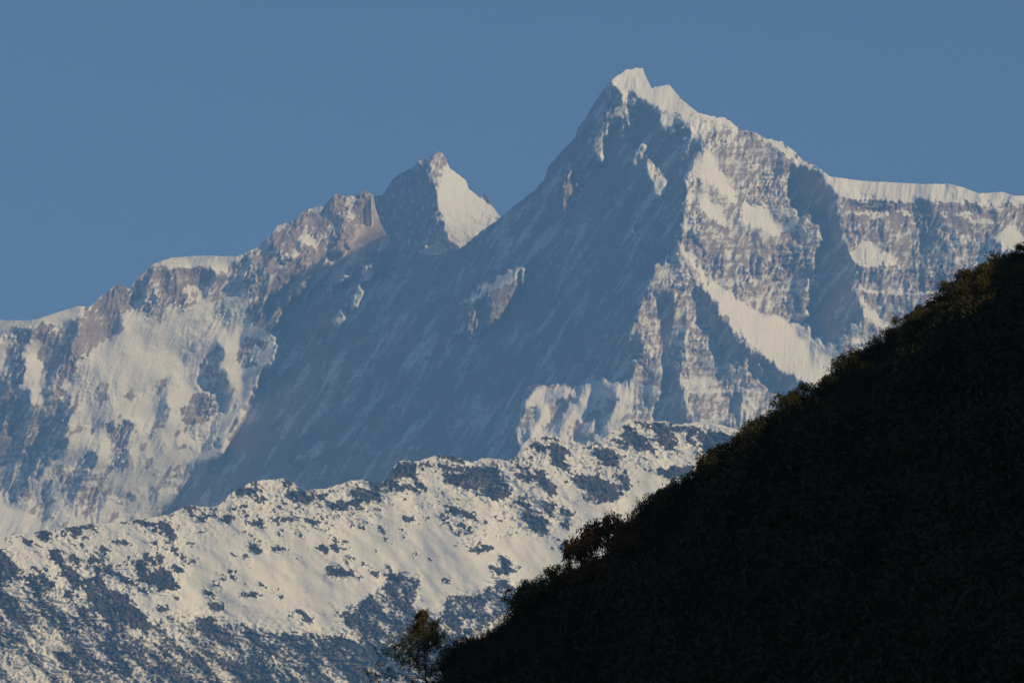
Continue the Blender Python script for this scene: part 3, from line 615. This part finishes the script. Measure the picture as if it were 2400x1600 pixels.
# ------------------------------------------------------------------ the dark near hillside and its plants
DH = 180.0; KH = DH * T8 / 1200          # metres per frame unit at the crest
CREST = [(300,2150),(700,1860),(900,1700),(985,1628)] + Z8([(990,1470),(1010,1380),(1050,1290),(1120,1240),(1300,1190),(1440,1100),(1500,960),(1570,900),(1700,820),(1830,760),(1960,700),(2100,640),(2200,480),(2352,340)]) \
    + Z7([(1480,1050),(1560,950),(1680,900),(1780,830),(1870,770),(1960,670),(2100,580),(2250,490),(2352,420)]) \
    + Z5([(1060,1400),(1230,1345),(1320,1240),(1420,1150),(1560,1080),(1680,1010),(1830,880),(1970,760),(2130,670),(2352,575)]) + [(2560,520),(2750,405),(3000,262),(3600,-210)]  # unseen crest right of the frame, its height set to shade the slope
CR = np.array(CREST)
rngH = np.random.default_rng(77)
NSH = (160, 700)
hn1 = noise(NSH, 40, 30, 81, 0, 1.5); hn2 = noise(NSH, 12, 10, 82, 0, 1.2)
def hill_point(px, t):
    """point of the hillside: px across the frame, t = frame units below the crest"""
    px = np.asarray(px, float); t = np.asarray(t, float)
    c = np.interp(px, CR[:, 0], CR[:, 1])
    d = DH - t * KH / 0.34 - np.clip(px - 2400, 0, 2000) * .01
    d = d + np.clip(px - 1750, 0, 900) * .034 * np.exp(-(t / 95) ** 2)
    P = pos(px, c + t, d)
    k = bil(hn1, (px - 250) / 5, t / 12) * .45 + bil(hn2, (px - 250) / 5, t / 12) * .15
    k = k * np.clip(t / 120, 0, 1)
    P[..., 2] += k
    return P
hc = np.arange(300, 3600, 8.0); ht = np.concatenate([np.arange(0, 100, 6), np.arange(100, 1500, 20)])
PX_, T_ = np.meshgrid(hc, ht)
Ph = hill_point(PX_, T_)
bk = []
for (b, dn) in ((1.0, .5), (4, 3), (12, 10), (40, 40)):
    q = Ph[0].copy(); q[:, 1] += b; q[:, 2] -= dn; bk.append(q)
Ph = np.concatenate([np.array(bk[::-1]), Ph], 0)

def simple_mat(name, c1, c2, scale, rough=.8, trans=0.0):
    m = bpy.data.materials.new(name); m.use_nodes = True; t = m.node_tree; L = t.links
    b = t.nodes['Principled BSDF']; b.inputs['Roughness'].default_value = rough; b.inputs['Specular IOR Level'].default_value = .2
    tc = nn(t, 'ShaderNodeTexCoord'); n = nn(t, 'ShaderNodeTexNoise'); n.inputs['Scale'].default_value = scale; n.inputs['Detail'].default_value = 4
    L.new(tc.outputs['Object'], n.inputs['Vector'])
    r = nn(t, 'ShaderNodeMapRange'); r.inputs[1].default_value = .38; r.inputs[2].default_value = .62; L.new(n.outputs['Fac'], r.inputs[0])
    mx = nn(t, 'ShaderNodeMix', data_type='RGBA'); mx.inputs[6].default_value = (*c1, 1); mx.inputs[7].default_value = (*c2, 1)
    L.new(r.outputs[0], mx.inputs[0]); L.new(mx.outputs[2], b.inputs['Base Color'])
    if trans:
        tr = nn(t, 'ShaderNodeBsdfTranslucent'); L.new(mx.outputs[2], tr.inputs[0])
        ms = nn(t, 'ShaderNodeMixShader'); ms.inputs[0].default_value = trans
        L.new(b.outputs[0], ms.inputs[1]); L.new(tr.outputs[0], ms.inputs[2]); L.new(ms.outputs[0], t.nodes['Material Output'].inputs[0])
    return m
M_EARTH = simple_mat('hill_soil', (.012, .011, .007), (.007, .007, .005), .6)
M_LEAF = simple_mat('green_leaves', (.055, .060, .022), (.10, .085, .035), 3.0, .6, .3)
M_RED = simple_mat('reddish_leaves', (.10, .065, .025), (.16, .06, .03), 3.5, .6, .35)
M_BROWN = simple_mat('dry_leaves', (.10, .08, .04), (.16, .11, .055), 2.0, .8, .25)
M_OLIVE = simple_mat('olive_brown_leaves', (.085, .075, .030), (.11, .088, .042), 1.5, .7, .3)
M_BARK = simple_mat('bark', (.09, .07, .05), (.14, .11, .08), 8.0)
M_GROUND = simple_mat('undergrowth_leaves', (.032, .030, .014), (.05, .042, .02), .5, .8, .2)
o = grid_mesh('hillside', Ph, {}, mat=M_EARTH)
tag(o, 'steep shaded hillside falling from right to left, covered in dark scrub', 'hillside', kind='structure')

def frames(dirs, rng):
    u = dirs / np.linalg.norm(dirs, axis=1, keepdims=True)
    r = rng.standard_normal(u.shape); v = np.cross(u, r); v /= np.linalg.norm(v, axis=1, keepdims=True)
    return u, v, np.cross(u, v)

def leaf_geo(base, dirs, length, width, rng, droop=.25):
    """pointed two-piece leaves bent at the middle: (verts, quads)"""
    u, v, n = frames(dirs, rng)
    L = np.asarray(length)[:, None] * np.ones((len(base), 1)); W = np.asarray(width)[:, None] * np.ones((len(base), 1))
    dn = np.array([[0, 0, -1.0]])
    m = base + u * L * .5; tip = base + u * L + dn * L * droop
    V = np.stack([base, m + v * W * .5 + n * W * .15, m - n * W * .1, m - v * W * .5 + n * W * .15, tip], 1)
    k = np.arange(len(base))[:, None] * 5
    T = np.concatenate([k + [[0, 1, 2]], k + [[0, 2, 3]], k + [[1, 4, 2]], k + [[2, 4, 3]]], 0)
    return V.reshape(-1, 3), T

def tube_geo(a, b, r0, r1, k=4):
    a = np.asarray(a, float); b = np.asarray(b, float); d = b - a; d = d / (np.linalg.norm(d) + 1e-9)
    s = np.cross(d, [0.3, .2, .9] if abs(d[2]) < .9 else [1, 0, 0]); s /= np.linalg.norm(s); t = np.cross(d, s)
    an = np.arange(k) * 2 * math.pi / k
    ring = np.cos(an)[:, None] * s + np.sin(an)[:, None] * t
    V = np.concatenate([a + ring * r0, b + ring * r1]); F = []
    for i in range(k):
        j = (i + 1) % k; F += [(i, j, k + j), (i, k + j, k + i)]
    return V, np.array(F)

def tri_mesh(name, parts, mat):
    off = 0; Vs = []; Ts = []
    for V, T in parts:
        Vs.append(V); Ts.append(T + off); off += len(V)
    V = np.concatenate(Vs); T = np.concatenate(Ts)
    me = bpy.data.meshes.new(name); me.vertices.add(len(V)); me.vertices.foreach_set('co', V.astype(np.float32).ravel())
    me.loops.add(T.size); me.loops.foreach_set('vertex_index', T.astype(np.int32).ravel())
    me.polygons.add(len(T)); me.polygons.foreach_set('loop_start', np.arange(0, T.size, 3, dtype=np.int32)); me.polygons.foreach_set('loop_total', np.full(len(T), 3, np.int32))
    me.update(); me.materials.append(mat)
    return me

def link(name, me, parent=None):
    o = bpy.data.objects.new(name, me); sc.collection.objects.link(o)
    if parent: o.parent = parent
    return o

def branches(rng, height, spread, levels, n0, lean=(0, 0), trunk_r=.03, up=.5, start=.25):
    """forking limbs from the ground; returns tube parts and the twig ends"""
    parts = []; tips = []
    def grow(p, d, L, r, lv):
        segs = 3
        for s in range(segs):
            d2 = d + rng.normal(0, .13, 3) + np.array([0, 0, .05 * up]); d2 /= np.linalg.norm(d2)
            q = p + d2 * L / segs; parts.append(tube_geo(p, q, r, r * .8)); r *= .8; p, d = q, d2
            if lv > 0 and (s > 0 or lv < levels) :
                for _ in range(n0 if s == segs - 1 else max(1, n0 - 2)):
                    a = rng.normal(0, 1, 3); a -= a.dot(d) * d; a /= np.linalg.norm(a) + 1e-9
                    e = d * rng.uniform(.45, .9) + a * spread * rng.uniform(.6, 1.2) + np.array([0, 0, up * .3]); e /= np.linalg.norm(e)
                    grow(p, e, L * rng.uniform(.5, .75), r * .65, lv - 1)
        if lv == 0: tips.append((p, d))
        elif lv == 1: tips.append((p, d))
    d0 = np.array([lean[0], lean[1], 1.0]); d0 /= np.linalg.norm(d0)
    grow(np.zeros(3), d0, height * .5, trunk_r, levels)
    return parts, tips

def normalise(parts, lf, h):
    """scale so that the plant is h tall"""
    top = max(V[:, 2].max() for V, T in parts + lf); k = h / top
    return [(V * k, T) for V, T in parts], [(V * k, T) for V, T in lf]

def whorls(rng, tips, nl, L, W, droop=.3, spread=1.2, jitter=.04):
    B = []; D = []
    for p, d in tips:
        n = rng.integers(nl[0], nl[1] + 1)
        for i in range(n):
            a = rng.normal(0, 1, 3); e = d * .5 + a * spread * .5 + np.array([0, 0, -.1])
            B.append(p + rng.normal(0, jitter, 3)); D.append(e)
    B = np.array(B); D = np.array(D)
    return leaf_geo(B, D, rng.uniform(L[0], L[1], len(B)), rng.uniform(W[0], W[1], len(B)), rng, droop)

def make(name, kind, seed, h):
    """one plant as an Empty with stems and foliage"""
    rng = np.random.default_rng(seed)
    if kind == 'broad':      # whorled long leaves, open
        pa, ti = branches(rng, 1.0, .8, 3, 2, trunk_r=.022)
        lf = [whorls(rng, ti, (7, 11), (.11, .19), (.028, .045), .4)]; m = M_LEAF
    elif kind == 'red':
        pa, ti = branches(rng, 1.0, .7, 3, 2, trunk_r=.018)
        lf = [whorls(rng, ti, (7, 11), (.10, .17), (.028, .045), .35)]; m = M_RED
    elif kind == 'fine':     # dense small leaves
        pa, ti = branches(rng, .8, 1.0, 3, 3, trunk_r=.016)
        lf = [whorls(rng, ti, (9, 14), (.045, .09), (.022, .04), .15, 1.6, .06)]; m = M_LEAF if seed < 190 else M_OLIVE
    elif kind == 'grass':
        n = 130; B = rng.normal(0, .16, (n, 3)); B[:, 2] = 0
        D = rng.normal(0, .35, (n, 3)); D[:, 2] = 1; lf = [leaf_geo(B, D, rng.uniform(.5, 1.0, n), rng.uniform(.012, .025, n), rng, .35)]
        pa = [tube_geo((0, 0, 0), (.03, 0, .6), .006, .002)]; m = M_BROWN
    elif kind == 'umbel':    # tall stalks with round seed heads
        pa = []; B = []; D = []
        for i in range(5):
            p = np.zeros(3); lean_ = rng.normal(0, .05, 2); hh = rng.uniform(.7, 1.0)
            for s in range(4):
                q = p + np.array([lean_[0] + rng.normal(0, .012), lean_[1] + rng.normal(0, .012), hh / 4]); pa.append(tube_geo(p, q, .008, .006)); p = q
            for j in range(26): B.append(p + rng.normal(0, .045, 3)); D.append(rng.normal(0, 1, 3))
            for j in range(4): B.append(p * np.array([1, 1, rng.uniform(.2, .8)])); D.append(rng.normal(0, 1, 3))
        B = np.array(B); lf = [leaf_geo(B, np.array(D), np.full(len(B), .06), np.full(len(B), .03), rng, .1)]; m = M_BROWN
    elif kind == 'bare':
        pa, ti = branches(rng, 1.0, .8, 3, 2, lean=(-.5, 0), trunk_r=.016)
        lf = [whorls(rng, ti[::4], (1, 2), (.04, .07), (.015, .02))]; m = M_BROWN
    if kind in ('grass', 'umbel'): pass
    pa, lf = normalise(pa, lf, h)
    e = link(name, None)
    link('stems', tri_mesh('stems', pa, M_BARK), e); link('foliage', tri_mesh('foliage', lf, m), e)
    return e

def plant_copy(src):
    c = src.copy(); sc.collection.objects.link(c)
    for ch in src.children:
        k = ch.copy(); sc.collection.objects.link(k); k.parent = c
    return c

PLANTS = {}
def plant(kind, name, px, t, h_units, label, cat, group=None, seed=1, rot=None, wide=1.0):
    """stand a plant of h_units frame heights on the hillside"""
    key = (kind, seed)
    if key not in PLANTS: PLANTS[key] = make(name, kind, seed * 13 + 5, 1.0); o = PLANTS[key]
    else: o = plant_copy(PLANTS[key])
    o.name = name
    P = hill_point(np.array([px]), np.array([float(t)]))[0]
    s = h_units * KH * 1.25
    o.location = [float(v) for v in P]; o.location.z -= .08 * s
    o.scale = (s * wide, s * wide, s); o.rotation_euler = (0, 0, rot if rot is not None else float(rngH.uniform(0, 6.28)))
    for k in ('label', 'category', 'group'):
        if k in o: del o[k]
    tag(o, label, cat, group)
    return o

# --- the young tree at the foot of the slope, cut by the frame's lower edge
def sapling():
    rng = np.random.default_rng(404)
    e = link('tree', None)
    P = hill_point(np.array([1001.0]), np.array([0.0]))[0]
    e.location = [float(v) for v in P]
    H = (1628 - 1447) * KH * 1.02
    tr = []; ti = []
    p = np.zeros(3); z = 0; n = 18
    for i in range(n):
        q = np.array([-.25 * (i + 1) / n + rng.normal(0, .02), rng.normal(0, .02), H * (i + 1) / n * .97]); tr.append(tube_geo(p, q, .05 * (1 - i / n) + .012, .05 * (1 - (i + 1) / n) + .012, 6))
        if i >= 1:
            f = i / n
            R_ = 2.35 * (1 - f) ** .8 * (.75 + .5 * rng.random())
            if i < 2: R_ *= .7
            for k in range(4 if i < 15 else 3):
                an = rng.uniform(0, 6.28); d = np.array([cos(an), sin(an), rng.uniform(.1, .7)]); d /= np.linalg.norm(d)
                a = q.copy(); r = .02; L = R_ * rng.uniform(.6, 1.05)
                for s in range(4):
                    d2 = d + rng.normal(0, .16, 3) + [0, 0, .06]; d2 /= np.linalg.norm(d2); b = a + d2 * L / 4
                    tr.append(tube_geo(a, b, r, r * .7)); r *= .7; a, d = b, d2
                    if s:
                        for _ in range(4):
                            g = d + rng.normal(0, .7, 3); g /= np.linalg.norm(g); c = a + g * L * rng.uniform(.12, .3); tr.append(tube_geo(a, c, r * .7, .004)); ti.append((c, g))
                ti.append((a, d))
        p = q
    ti.append((p, np.array([0, 0, 1.0])))
    lf = whorls(rng, ti, (8, 13), (.12, .22), (.032, .05), .45, 1.3, .07)
    link('trunk', tri_mesh('trunk', tr, M_BARK), e); cr = link('crown', tri_mesh('crown', [lf], M_MIXED), e)
    return e
M_MIXED = simple_mat('turning_leaves', (.075, .085, .032), (.14, .11, .045), 1.3, .6, .4)
tag(sapling(), 'slender young tree with turning yellow-brown leaves at the foot of the dark slope', 'tree')

B_ = 'bush'
plant('red', 'tree', 1408, 14, 105, 'upright small tree with reddish leaf whorls standing tallest on the lower slope', 'tree', seed=3, wide=.62, rot=.4)
plant('red', 'shrub', 1352, 26, 92, 'spreading russet shrub leaning out just below the upright reddish tree', 'shrub', seed=4, wide=.75, rot=1.0)
plant('red', 'shrub', 1385, 34, 95, 'russet shrub at the foot of the upright reddish tree', 'shrub', seed=5, wide=.9, rot=2.0)
plant('broad', 'shrub', 1440, 10, 52, 'leafy shrub immediately above the upright reddish tree', 'shrub', seed=2, wide=.9)
plant('broad', 'shrub', 1214, 22, 66, 'drooping long-leaved shrub overhanging the step in the crest below the russet shrubs', 'shrub', seed=6, wide=.8, rot=.3)
for i, (px, t, h) in enumerate([(1238,12,52),(1258,14,50),(1280,14,54),(1304,16,56),(1324,22,58)]):
    plant('broad', 'shrub', px, t, h, 'glossy long-leaved shrub in the row between the drooping shrub and the russet shrubs', 'shrub', 'long-leaved shrubs in a row on the lower crest', seed=(2, 6, 7)[i % 3], wide=.8)
for i, (px, t, h) in enumerate([(1062,6,26),(1080,6,34),(1100,5,38),(1124,5,30),(1142,6,40),(1160,6,30),(1178,6,34),(1196,8,36),(1492,5,40),(1510,6,34),(1474,6,30)]):
    plant('grass', 'grass_tuft', px, t, h, 'spiky tuft of long grass on the lower part of the hill crest', 'grass tuft', 'spiky grass tufts on the lower hill crest', seed=i % 3 + 1, wide=.9)
for i, (px, t, h) in enumerate([(1042,12,34),(1070,10,30),(1110,10,34),(1532,10,34),(1552,8,26),(1578,8,30),(1604,8,30),(1630,8,34),(1652,8,36),(1674,10,48),(1700,8,34),(1722,8,34),(1746,8,36),(1768,10,50),(1790,8,34),
        (1815,8,30),(1845,10,40),(1868,8,34),(1892,9,38),(1915,8,28),(1940,9,30),(1985,9,32),(2010,10,34),(2034,9,32),(2060,9,28),(2085,9,32),(2140,9,34),(2160,9,36),(2182,9,30),(2262,10,38),(2286,9,34),(2310,9,34),(2332,9,32),(2354,9,36),(2378,9,34),(2398,9,34)]):
    plant('fine' if i % 3 else 'broad', 'bush', px, t, h * float(rngH.uniform(.6, 1.15)), 'low rounded dark bush on the hill crest', B_, 'low dark bushes along the hill crest', seed=(11, 12, 13, 14)[i % 4] if i % 3 else (2, 6)[i % 2], wide=1.1)
for px, t, h, l in ((1965, 6, 46, 'stalks with round seed heads on the crest under the snow ramp'), (2042, 6, 46, 'stalks with round seed heads on the crest, middle of the three stands'), (2108, 6, 50, 'tallest stalks with round seed heads, just downhill of the bare twiggy bush')):
    plant('umbel', 'dry_plant', px, t, h, l, 'dry plant', 'dry stalks with seed heads on the crest', seed=px % 5 + 20)
plant('bare', 'bare_bush', 2262, 46, 74, 'bare twiggy bush with pale branches on the upper sunlit crest', 'bush', seed=31, rot=0, wide=1.2)
plant('bare', 'bare_bush', 2232, 34, 58, 'smaller bare bush of pale twigs leaning downhill', 'bush', seed=32, rot=.3, wide=1.2)

for i, (px, t, h) in enumerate([(1338,14,96),(1362,12,98),(1386,12,104),(1430,14,96),(1452,14,60)]):
    plant('red', 'shrub', px, t, h, 'tall russet shrub crowding round the upright reddish tree on the crest', 'shrub', 'tall russet shrubs on the crest', seed=(4, 5, 3)[i % 3], wide=.62)
for i, (px, t, h) in enumerate([(1330,58,60),(1352,70,66),(1372,84,60),(1398,70,70),(1420,88,64),(1442,60,70),(1462,92,60),(1482,70,66),(1500,110,60),(1395,120,56),(1436,126,60)]):
    plant('red', 'shrub', px, t, h, 'russet leaved shrub in the thicket below the upright reddish tree', 'shrub', 'russet shrubs in the thicket', seed=(3, 4, 5)[i % 3], wide=.95)
for i, (px, t, h) in enumerate([(1224,44,60),(1246,40,60),(1270,44,56),(1296,46,60),(1318,50,56),(1532,40,60),(1556,34,50),(1660,34,56),(1680,44,60),(1760,40,60),(1850,44,64),(1872,52,60),(1940,40,56),(1990,44,60)]):
    plant('broad', 'shrub', px, t, h, 'big-leaved green shrub on the dark slope right under the crest bushes', 'shrub', 'big-leaved shrubs under the crest', seed=(2, 6, 7)[i % 3], wide=1.0)
for i in range(26):
    px = 2030 + 15 * i; t = float(rngH.uniform(24, 95))
    plant('fine', 'bush', px, t, float(rngH.uniform(34, 60)), 'olive brown bush catching the sun on the upper slope', B_, 'sunlit bushes on the upper slope', seed=(15, 16, 17)[i % 3], wide=1.2)
# --- ground cover too thick to count
def cover():
    rng = np.random.default_rng(9)
    n = 9000
    px = rng.uniform(980, 2480, n); t = np.abs(rng.normal(0, 1, n)) ** 1.3 * 55
    n2 = 17000
    px = np.concatenate([px, rng.uniform(960, 2450, n2)]); t = np.concatenate([t, rng.uniform(60, 1050, n2)])
    m = np.interp(px, CR[:, 0], CR[:, 1]) + t < 1680; px, t = px[m], t[m]
    px = np.concatenate([px, rng.uniform(2450, 3560, 7000)]); t = np.concatenate([t, rng.uniform(0, 1300, 7000)])
    C = hill_point(px, t)
    k = 14
    cl = np.clip(.65 + .35 * bil(noise((80, 400), 9, 9, 91), (px - 950) / 4, t / 14), .15, 1.6)
    Bp = np.repeat(C, k, 0); ck = np.repeat(cl, k)
    hgt = rng.uniform(0, .62, len(Bp)) * ck
    far = np.repeat(np.interp(t, [60, 160], [1, 2.6]), k)
    Bp[:, 0] += rng.normal(0, .20, len(Bp)) * far; Bp[:, 1] += rng.normal(0, .25, len(Bp)) * far; Bp[:, 2] += hgt * far ** .5 - .1
    D = rng.normal(0, .7, Bp.shape); D[:, 2] += .5
    lf = leaf_geo(Bp, D, rng.uniform(.10, .22, len(Bp)) * far, rng.uniform(.035, .075, len(Bp)) * far, rng, .2)
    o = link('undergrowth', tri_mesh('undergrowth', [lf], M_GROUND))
    tag(o, 'dense dark scrub and dry leaves covering the hillside', 'undergrowth', kind='stuff')
cover()
# ------------------------------------------------------------------ valley floor, below the frame
gx_ = np.linspace(-15900, 15900, 40); gy_ = np.linspace(-5900, 33900, 50); GX, GY = np.meshgrid(gx_, gy_)
o = grid_mesh('ground', np.stack([GX, GY, np.full(GX.shape, -60.3)], -1)[::-1][:, ::-1][:, ::-1], {}, mat=simple_mat('valley_scrub', (.06, .06, .035), (.10, .085, .05), .004))
tag(o, 'scrubby valley floor below the mountains', 'ground', kind='structure')
# ------------------------------------------------------------------ haze
def haze():
    m = bpy.data.materials.new('haze_air'); m.use_nodes = True; t = m.node_tree; t.nodes.clear()
    out = t.nodes.new('ShaderNodeOutputMaterial'); v = t.nodes.new('ShaderNodeVolumePrincipled')
    v.inputs['Density'].default_value = HAZE['density']; v.inputs['Color'].default_value = (*HAZE['color'], 1); v.inputs['Anisotropy'].default_value = HAZE['aniso']
    t.links.new(v.outputs[0], out.inputs['Volume'])
    x, y0, y1, z0, z1 = 16000, -6000, 34000, -61.5, 6600
    vs = [(a, b, c) for a in (-x, x) for b in (y0, y1) for c in (z0, z1)]
    fs = [(0, 1, 3, 2), (4, 6, 7, 5), (0, 4, 5, 1), (2, 3, 7, 6), (0, 2, 6, 4), (1, 5, 7, 3)]
    me = bpy.data.meshes.new('haze'); me.from_pydata(vs, [], fs); me.materials.append(m)
    o = bpy.data.objects.new('haze', me); sc.collection.objects.link(o); o['kind'] = 'stuff'
haze()
